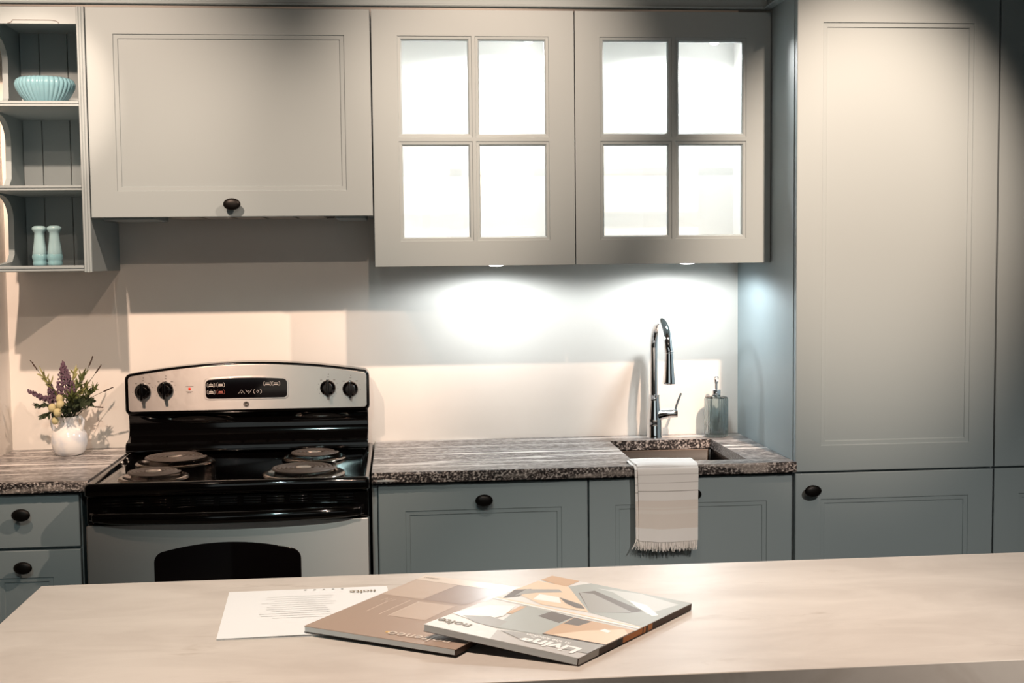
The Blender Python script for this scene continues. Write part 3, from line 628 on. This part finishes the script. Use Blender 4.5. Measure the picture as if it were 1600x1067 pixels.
pk = MB()
for a, b_, z in ((-0.602, -0.577, 1.1165), (-0.600, -0.580, 1.1000), (-0.596, -0.584, 1.0965)): flatbar(pk, a, b_, z-0.0006, z+0.0006, -0.1099)
pk.build('indicator_print', 'print_k', rg, 0)['kind'] = 'stuff'
# burners
for bx, by, br in ((-0.6050, -0.300, 0.0940), (-0.6180, -0.560, 0.0760), (-0.1950, -0.280, 0.0750), (-0.2060, -0.560, 0.0940)):
    bu = MB()
    turns = 5 if br > 0.08 else 4; rt_ = 0.0062; pts = []; nseg = turns*36; r_in = br-rt_-(turns-0.0)*0.0142 
    r_in = max(r_in, 0.026)
    for k in range(nseg+1):
        a = 2*PI*k/36; r_ = r_in+(br-rt_-r_in)*k/nseg; pts.append((bx+r_*math.cos(a), by+r_*math.sin(a), 0.9255))
    bu.tube(pts, rt_, 8, 0.55)
    co = bu.build('coil_burner', 'coil', rg, 60)
    MB().lathe([(0.022, 0.922-0.9), (0.022, 0.9275-0.9), (0.020, 0.9290-0.9), (0.012, 0.9295-0.9), (0.003, 0.9285-0.9)], (bx, by, 0.9), 24).build('medallion', 'medal', co, 40)
    sp = MB()
    for k in range(3):
        a = 2*PI*k/3+0.5; dx, dy = math.cos(a), math.sin(a); px_, py_ = -dy*0.0015, dx*0.0015
        sp.prism([(bx+dx*0.015+px_, by+dy*0.015+py_), (bx+dx*0.015-px_, by+dy*0.015-py_), (bx+dx*(br+0.003)-px_, by+dy*(br+0.003)-py_), (bx+dx*(br+0.003)+px_, by+dy*(br+0.003)+py_)], 2, 0.912, 0.9215)
    sp.build('support_spider', 'pan', co)
    R = br+0.022
    MB().lathe([(0.03, 0.0072), (br*0.6, 0.0075), (br-0.008, 0.0082), (br+0.004, 0.0125), (br+0.010, 0.0140), (R-0.003, 0.0125), (R, 0.0085), (R-0.001, 0.0068)], (bx, by, 0.900), 48).build('drip_pan', 'pan', co, 50)
# front: vent trim, handle, oven door
dt = B(RX0+0.004, RX1-0.004, -0.668, -0.638, 0.8030, 0.8770).build('door_top_trim', 'black', rg, bevel=0.004)
for k in range(11):
    v = MB(); xc = RX0+0.068+k*(0.76-0.136)/10
    for q in range(3): v.box(xc-0.0235, xc+0.0235, -0.6730, -0.6685, 0.8500+q*0.0075, 0.8535+q*0.0075)
    v.build('vent', 'black', dt, bevel=0.0010)
hb = MB(); rings = []
for i in range(33):
    f_ = i/32; x = RX0+0.016+(0.76-0.032)*f_; e2 = (2*f_-1); endf = max(0.0, 1-abs(e2)**10); bow = 0.016*(1-e2*e2)
    yo = -0.690-bow-0.016*endf; zc = 0.826-0.004*(1-e2*e2); hz = 0.0175*(0.75+0.25*endf)
    rings.append([(x, yo+0.014-0.018*math.cos(2*PI*j/16)*0.9, zc+hz*math.sin(2*PI*j/16)) for j in range(16)])
hb.loops(rings).build('oven_handle', 'black', rg, 60)
for x in (RX0+0.040, RX1-0.040): B(x-0.018, x+0.018, -0.700, -0.667, 0.814, 0.838).build('handle_bracket', 'black', rg, bevel=0.006)
od = MB().prism(rr(RX0+0.003, RX1-0.003, 0.19, 0.8025, 0.006), 1, -0.678, -0.641).build('oven_door', 'steel_door', rg, 40, bevel=0.003)
MB().prism(rr(-0.6000, -0.2080, 0.400, 0.7200, 0.022, 6, 0.028), 1, -0.6805, -0.677).build('oven_window', 'blackglass', od, 40, bevel=0.0008)
B(RX0+0.003, RX1-0.003, -0.672, -0.641, 0.03, 0.185).build('storage_drawer', 'steel_door', rg, bevel=0.004)

# ------------------------------------------------------------------ vase and flowers
VX, VY = -0.957, -0.125
va = thing('vase', (VX, VY, ZC), 'round white glazed ceramic vase with small handles beside the range', 'vase')
MB().lathe([(0.030, 0), (0.038, 0.002), (0.047, 0.012), (0.0525, 0.030), (0.0540, 0.048), (0.0515, 0.066), (0.043, 0.080), (0.034, 0.088), (0.0300, 0.096), (0.0290, 0.104), (0.0310, 0.113), (0.0340, 0.1185), (0.0335, 0.121), (0.0295, 0.120), (0.0265, 0.108), (0.027, 0.096), (0.040, 0.078), (0.048, 0.05), (0.042, 0.02), (0.01, 0.006)], (VX, VY, ZC+0.0004), 48).build('body', 'ceramic_w', va, 60)
for s in (-1, 1):
    MB().tube([(VX+s*0.026, VY-0.012*1, ZC+0.116), (VX+s*0.040, VY-0.016, ZC+0.119), (VX+s*0.0475, VY-0.018, ZC+0.110), (VX+s*0.046, VY-0.018, ZC+0.096), (VX+s*0.040, VY-0.014, ZC+0.082)], [0.006, 0.0055, 0.005, 0.0055, 0.007], 12).build('handle', 'ceramic_w', va, 60)
MOUTH = Vector((VX, VY, ZC+0.112))
def leaf(mb, p, d, ln_, wd, nrm=None):
    d = Vector(d).normalized(); s = d.cross(nrm or Vector((random.uniform(-.6, .6), -1, random.uniform(-.4, .6)))).normalized()
    n_ = s.cross(d)*wd*0.35; p = Vector(p)
    a, b_, c = p+d*ln_*0.35, p+d*ln_*0.7, p+d*ln_
    vs = [p, a+s*wd-n_, a, a-s*wd-n_, b_+s*wd*0.7-n_, b_, b_-s*wd*0.7-n_, c]
    mb.add(vs, [(0, 1, 2), (0, 2, 3), (1, 4, 5, 2), (2, 5, 6, 3), (4, 7, 5), (5, 7, 6)])
    vs2 = [Vector(v)+Vector((0, 0.0005, -0.0003)) for v in vs]; mb.add(vs2, [(2, 1, 0), (3, 2, 0), (2, 5, 4, 1), (3, 6, 5, 2), (5, 7, 4), (6, 7, 5)])
def stem_pts(tip, bend=0.02):
    tip = Vector(tip); base_ = Vector((VX+(tip.x-VX)*0.12, VY+(tip.y-VY)*0.12, ZC+0.03)); mid = MOUTH+Vector(((tip.x-VX)*0.16, (tip.y-VY)*0.16, 0.005))
    return [base_, mid, mid.lerp(tip, 0.5)+Vector((0, 0, bend)), tip]
def flower(nm, tip, lab, cat, grp): return thing(nm, (VX, VY, ZC+0.02), lab, cat, grp), stem_pts(tip)
def plume(tip, low, rad, lab, mat_, n_):
    t, sp = flower('flower_plume', tip, lab, 'flower', 'purple plumes')
    MB().tube(sp, 0.0016, 6).build('stem', 'leaf_d', t)
    tip = Vector(tip); low = Vector(low); fl_ = MB()
    for k in range(n_):
        f_ = (k/n_)**0.8; c = low.lerp(tip, f_); r_ = rad*(1-f_)**0.75*random.uniform(0.35, 1.0)+0.001; a = random.uniform(0, 2*PI)
        p = c+Vector((math.cos(a)*r_, math.sin(a)*r_, random.uniform(-0.004, 0.004))); q = 0.0034*(1-0.35*f_)*random.uniform(0.7, 1.2)
        fl_.ellipsoid(p, q, q, q*1.5, 5, 4)
    fl_.build('florets', mat_, t, 60)
plume((-0.962, -0.150, 1.203), (-0.955, -0.150, 1.098), 0.034, 'large cone-shaped purple flower plume at the top of the bouquet', 'plume', 420)
plume((-1.064, -0.165, 1.118), (-1.005, -0.155, 1.088), 0.016, 'small dusky purple plume leaning left out of the vase', 'plume', 130)
plume((-1.008, -0.140, 1.140), (-0.992, -0.150, 1.075), 0.020, 'short dark purple plume above the cream buds', 'plume_d', 160)
# cream buds
for (x, y, z, r_), lab in zip([(-0.968, -0.172, 1.093, 0.0125), (-0.9905, -0.178, 1.066, 0.0125), (-0.965, -0.182, 1.076, 0.0125), (-0.973, -0.186, 1.052, 0.0125), (-0.984, -0.176, 1.026, 0.0105)],
        ['topmost round cream bud, just below the large purple plume', 'leftmost round cream bud in the cluster above the vase', 'round cream bud at the right of the bud cluster', 'round cream bud lowest in the cluster over the vase rim', 'single cream bud hanging beside the neck of the vase']):
    t, sp = flower('flower_bud', (x, y, z-r_*0.5), lab, 'flower bud', 'cream buds')
    if z < 1.03: sp = [MOUTH+Vector((0, -0.02, -0.04)), MOUTH+Vector((-0.010, -0.030, 0.006)), Vector((x+0.006, y-0.002, z+0.03)), Vector((x, y, z+0.006))]
    MB().tube(sp, 0.0013, 6).build('stem', 'leaf', t)
    MB().ellipsoid((x, y, z), r_, r_, r_*1.12, 16, 10).build('head', 'bud', t, 60)
# leafy sprigs
def sprig(tip, lab, mat_, n_, ln_, wd, f0=0.35):
    t, sp = flower('leafy_sprig', tip, lab, 'foliage', 'green sprigs'); MB().tube(sp, [0.0016, 0.0015, 0.0012, 0.0007], 6).build('stem', 'leaf_d', t)
    sp = [Vector(p) for p in sp]; lf = MB()
    for k in range(n_):
        f_ = f0+(1-f0)*k/(n_-1); u_ = f_*2; i = 1+min(int(u_), 1); p = sp[i].lerp(sp[i+1], u_-int(u_) if u_ < 2 else 1.0); d = (sp[i+1]-sp[i]).normalized()
        side = Vector((random.uniform(-1, 1), random.uniform(-0.8, 0.5), random.uniform(-0.6, 0.8))); leaf(lf, p, d*0.9+side*0.9, ln_*random.uniform(0.6, 1.15), wd*random.uniform(0.7, 1.2))
    lf.build('leaves', mat_, t, 60)
for tip, lab, mt_, n_, ln_, wd in [
    ((-0.905, -0.150, 1.165), 'tall green sprig right of the large purple plume', 'leaf', 16, 0.026, 0.0035),
    ((-0.868, -0.160, 1.120), 'green sprig reaching right toward the range', 'leaf', 18, 0.026, 0.0036),
    ((-0.880, -0.170, 1.085), 'low dark green sprig drooping right over the vase', 'leaf_d', 16, 0.028, 0.0050),
    ((-0.905, -0.185, 1.078), 'dense dark green sprig in front at the right of the buds', 'leaf_d', 20, 0.028, 0.0055),
    ((-0.930, -0.180, 1.100), 'bright green narrow-leaved sprig just right of the cream buds', 'leaf', 18, 0.030, 0.0035),
    ((-1.022, -0.155, 1.165), 'yellow-green sprig rising to the upper left of the bouquet', 'leaf_l', 9, 0.030, 0.0040),
    ((-1.040, -0.165, 1.072), 'small-leaved dark sprig spreading left below the purple plume', 'leaf_d', 18, 0.014, 0.0042),
    ((-1.020, -0.170, 1.040), 'dark green leaves hanging low at the left rim of the vase', 'leaf_d', 12, 0.022, 0.0050),
    ((-0.935, -0.130, 1.170), 'yellow-green sprig standing behind the large purple plume', 'leaf_l', 9, 0.024, 0.0035),
    ((-0.945, -0.195, 1.060), 'short dark green sprig filling the mouth of the vase', 'leaf_d', 18, 0.024, 0.0055),
    ((-0.905, -0.120, 1.125), 'bushy olive green sprig at the back right of the bouquet', 'leaf_l', 20, 0.022, 0.0034)]:
    sprig(tip, lab, mt_, int(n_*3), ln_*1.15, wd*0.85, 0.12)
# twigs with dry spikes
for tip, lab in [((-0.874, -0.140, 1.218), 'dry brown twig pointing up right, highest of the bouquet'), ((-0.850, -0.140, 1.192), 'dry brown twig slanting right above the green leaves'), ((-1.060, -0.140, 1.208), 'dry brown twig slanting up to the left'), ((-0.812, -0.160, 1.124), 'long seed spike reaching farthest right toward the range'), ((-0.842, -0.165, 1.062), 'thin low seed spike pointing right beside the vase')]:
    t, sp = flower('dry_twig', tip, lab, 'twig', 'dry twigs'); tip = Vector(tip)
    MB().tube(sp, [0.0014, 0.0012, 0.0009, 0.0006], 6).build('stem', 'leaf_d', t)
    d = (sp[3]-sp[2]).normalized(); sk_ = MB(); sk_.tube([tip-d*0.032, tip-d*0.018, tip], [0.0016, 0.0024, 0.0010], 6)
    for k in range(14):
        p = tip-d*0.034*k/14; sk_.ellipsoid(p+Vector((random.uniform(-.0015, .0015), random.uniform(-.0015, .0015), random.uniform(-.0015, .0015))), 0.0018, 0.0018, 0.0018, 5, 4)
    sk_.build('seed_head', 'twig', t, 60)

# ------------------------------------------------------------------ island and print
isl = thing('kitchen_island', (1.0, -2.07, 0), 'kitchen island with pale concrete-look top in the foreground', 'island')
ZI = 0.926
B(-0.580, 2.60, -2.3696, -1.7687, ZI-0.040, ZI).build('worktop', 'concrete', isl, bevel=0.0012)
B(-0.55, 2.58, -2.330, -1.80, 0.08, ZI-0.0405).build('body', 'islandbody', isl)
B(-0.53, 2.56, -2.29, -1.84, 0.0005, 0.0795).build('plinth', 'dark', isl)

class Book:
    def __init__(s, name, TL, U, V, th, lab, cat, cover, spine=None, group=None, lift=0.0):
        s.TL, s.U, s.V = Vector(TL), Vector(U), Vector(V); s.n = s.U.cross(-s.V).normalized()
        s.Uh, s.Vh, s.lu, s.lv = s.U.normalized(), s.V.normalized(), s.U.length, s.V.length; s.th = th
        c = s.TL+s.U*0.5+s.V*0.5-s.n*th
        s.o = thing(name, tuple(c), lab, cat, group)
        def slab(a, b_, ins):
            q = [s.at(ins, ins*0), s.at(1-ins, 0), s.at(1-ins, 1-ins*0), s.at(ins, 1)]
            return MB().loops([[tuple(p-s.n*b_) for p in q], [tuple(p-s.n*a) for p in q]])
        if th > 0.004:
            slab(0.0, 0.0007, 0).build('cover', cover, s.o); slab(0.0008, th-0.0008, 0.006).build('pages', 'pages', s.o, 0); slab(th-0.0007, th, 0).build('back_cover', spine or cover, s.o)
            q = [s.at(0, 0), s.at(0.0055, 0), s.at(0.0055, 1), s.at(0, 1)]
            s.sp = MB().loops([[tuple(p-s.n*(th-0.0008)) for p in q], [tuple(p-s.n*0.0008) for p in q]]).build('spine', spine or cover, s.o)
        s.lay = 0
    def at(s, u, v, e=0.0): return s.TL+s.U*u+s.V*v+s.n*e
    def poly(s, pts, m_, name='cover_print'):
        s.lay += 1; pts = [(min(1, max(0, u)), min(1, max(0, v))) for u, v in pts]
        return MB().add([tuple(s.at(u, v, 0.00012+0.00003*s.lay)) for u, v in pts], [tuple(range(len(pts)))]).build(name, m_, s.o, 0)
    def text(s, body, u, v, size, m_, bold=0.0, name='lettering', width=None):
        vs, fs = text_mesh(body, size, bold)
        k = width/(max(p[0] for p in vs)-min(p[0] for p in vs)) if width else 1.0
        return MB().add([tuple(s.TL+s.Uh*(u*s.lu+p[0]*k)+s.Vh*(v*s.lv-p[1])+s.n*0.00095) for p in vs], fs).build(name, m_, s.o, 0)
# single printed sheet folder
PTL = (0.056, -2.131, 0.9292)
sh = Book('brochure', PTL, (-0.274, -0.004, 0), (-0.017, 0.270, 0), 0.003, 'white printed leaflet lying at the left of the catalogues', 'leaflet', 'paper')
pg = MB(); nn = 16
for lay, (h0, h1) in enumerate(((0.0, 0.0008), (0.0012, 0.0020))):
    ra = []
    for i in range(nn+1):
        f_ = i/nn; hh = 0.0006*lay+0.0016*lay*math.sin(PI*f_)**2*0.6
        p0, p1 = sh.at(f_, 0), sh.at(f_*1.0, 1.0)
        ra.append([(p0.x, p0.y, ZI+0.0004+h0+hh), (p1.x, p1.y, ZI+0.0004+h0), (p1.x, p1.y, ZI+0.0004+h1), (p0.x, p0.y, ZI+0.0004+h1+hh)])
    MB().loops(ra).build('sheet', 'paper', sh.o, 30)
sh.TL.z = ZI+0.0036
sh.text('nolte', 0.075, 0.895, 0.020, 'ink', 0.0004, width=0.045)
for k in range(5): sh.poly([(0.28+k*0.058, 0.955), (0.295+k*0.058, 0.955), (0.295+k*0.058, 0.970), (0.28+k*0.058, 0.970)], 'grey', 'menu_print')
sh.lay = 0; random.seed(3)
for k in range(11):
    v = 0.82-k*0.047; u0 = 0.33+random.uniform(0, 0.06); u1 = 0.70+random.uniform(0, 0.10)
    sh.poly([(u0, v), (u1, v), (u1, v+0.007), (u0, v+0.007)], 'faint', 'text_line'); sh.lay = 0
# taupe catalogue
ne = Book('catalogue', (0.1416, -2.2637, 0.9392), (-0.2277, 0.1381, 0.0020), (0.1763*1.10, 0.2542*1.10, 0), 0.0092, 'taupe catalogue with pale squares on its cover, under the interior-photo catalogue', 'catalogue', 'taupe', 'brown', 'catalogues')
k_ = 1/1.10
ne.poly([(0, 0.905), (1, 0.905), (1, 1), (0, 1)], 'pale'); ne.poly([(0.70, 0.60), (1, 0.60), (1, 0.90), (0.68, 0.90)], 'taupe_l'); ne.poly([(0.40, 0.60), (0.698, 0.60), (0.678, 0.90), (0.35, 0.90)], 'taupe_d')
ne.poly([(0.44, 0.305), (0.69, 0.300), (0.69, 0.56), (0.44, 0.565)], 'taupe_l')
ne.poly([(0.750, 0.295), (0.756, 0.295), (0.756, 0.56), (0.750, 0.56)], 'pale'); ne.poly([(0.852, 0.315), (0.858, 0.315), (0.868, 0.505), (0.862, 0.505)], 'pale'); ne.poly([(0.686, 0.295), (0.691, 0.295), (0.691, 0.56), (0.686, 0.56)], 'pale')
for k in range(3): ne.poly([(0.84+k*0.03, 0.545), (0.855+k*0.03, 0.50), (0.859+k*0.03, 0.50), (0.846+k*0.03, 0.545)], 'pale')
ne.text('nolteneo', 0.085, 0.098, 0.030, 'pale', 0.0003, width=0.108)
ne.poly([(0.505+0.014*math.cos(2*PI*j/12), 0.085+0.011*math.sin(2*PI*j/12)) for j in range(12)], 'gold')
ne.text('nolteneo', 0.86, 0.965, 0.012, 'ink', 0.0, width=0.03)
# interior-photo catalogue
lv_ = Book('catalogue', (0.3128, -2.3211, 0.9380), (-0.2159, 0.1115, 0.0242), (0.2244, 0.2500, 0), 0.0112, 'glossy catalogue with interior photographs and the title Living, lying on top', 'catalogue', 'offwhite', 'brown', 'catalogues')
for nm_, pts in [
    ('lightgrey', [(0.0, 0.12), (0.66, 0.14), (0.80, 0.51), (0.0, 0.48)]),
    ('softgrey', [(0.0, 0.0), (0.56, 0.0), (0.62, 0.12), (0.0, 0.12)]),
    ('greygreen', [(0.794, 0.869), (0.715, 1.0), (0.0, 1.0), (0.0, 0.53), (0.394, 0.577)]),
    ('darkgrey', [(0.66, 0.82), (0.607, 0.90), (0.40, 0.83), (0.150, 0.747), (0.20, 0.68), (0.388, 0.581)]),
    ('grey', [(0.66, 0.83), (0.58, 0.85), (0.20, 0.70), (0.388, 0.581)]),
    ('lightgrey', [(0.622, 0.943), (0.50, 0.93), (0.20, 0.78), (0.103, 0.711), (0.048, 0.938), (0.346, 0.99)]),
    ('white', [(0.34, 0.86), (0.22, 0.78), (0.06, 0.70), (0.04, 0.73), (0.20, 0.84)]),
    ('tan', [(1.0, 0.90), (1.0, 1.0), (0.795, 1.0), (0.794, 0.869)]),
    ('cream', [(1.0, 0.655), (1.0, 0.88), (0.778, 0.879), (0.394, 0.577), (0.70, 0.55)]),
    ('darkgrey', [(0.956, 0.535), (1.0, 0.68), (0.93, 0.74), (0.90, 0.60)]),
    ('grey', [(0.93, 0.60), (0.95, 0.72), (0.793, 0.812), (0.74, 0.78), (0.86, 0.70)]),
    ('white', [(0.80, 0.60), (0.83, 0.69), (0.70, 0.70), (0.62, 0.62)]),
    ('darkgrey', [(0.70, 0.70), (0.515, 0.661), (0.446, 0.611), (0.50, 0.60), (0.60, 0.635)]),
    ('white', [(1.0, 0.497), (1.0, 0.515), (0.0, 0.512), (0.0, 0.494)]), ('cream', [(1.0, 0.515), (1.0, 0.530), (0.0, 0.525), (0.0, 0.512)]),
    ('greygreen', [(0.662, 0.14), (0.769, 0.49), (0.407, 0.469), (0.374, 0.171)]),
    ('white', [(1.0, 0.20), (0.93, 0.40), (0.80, 0.46), (0.74, 0.30), (0.80, 0.16)]),
    ('grey', [(0.93, 0.20), (0.80, 0.26), (0.66, 0.24), (0.64, 0.14), (0.80, 0.15)]),
    ('tan', [(0.76, 0.34), (0.775, 0.47), (0.74, 0.48), (0.725, 0.35)]),
    ('darkgrey', [(0.586, 0.389), (0.572, 0.485), (0.413, 0.466), (0.414, 0.356)]),
    ('tan', [(0.381, 0.189), (0.407, 0.469), (0.0, 0.464), (0.0, 0.212)]),
    ('cream', [(0.33, 0.20), (0.22, 0.33), (0.06, 0.45), (0.0, 0.40), (0.0, 0.22)]),
    ('darkgrey', [(0.39, 0.36), (0.40, 0.465), (0.28, 0.46), (0.30, 0.37)]),
    ('grey', [(0.600, 0.118), (0.374, 0.171), (0.0, 0.204), (0.0, 0.071), (0.373, 0.05)]),
    ('white', [(0.10, 0.36), (0.16, 0.37), (0.15, 0.40), (0.10, 0.39)]), ('brown', [(0.38, 0.180), (0.0, 0.207), (0.0, 0.214), (0.38, 0.188)])]:
    lv_.poly(pts, nm_)
lv_.text('Living', 0.060, 0.110, 0.036, 'white', 0.0012, width=0.088); lv_.text('in the kitchen', 0.165, 0.150, 0.012, 'white', 0.0002, width=0.068); lv_.text('nolte', 0.775, 0.112, 0.024, 'ink', 0.0005, width=0.052)
for a, b_, m_ in ((0.0, 0.16, 'grey'), (0.31, 0.36, 'inkblack'), (0.36, 0.53, 'orange'), (0.54, 0.56, 'orange'), (0.58, 0.62, 'orange')):
    q = [(a, 0.0), (b_, 0.0), (b_, 1.0), (a, 1.0)]
    MB().add([tuple(lv_.at(0, v, -lv_.th*e_*0.86-0.0008)+lv_.Uh*-0.00015) for v, e_ in q], [(0, 1, 2, 3)]).build('spine_print', m_, lv_.sp, 0)
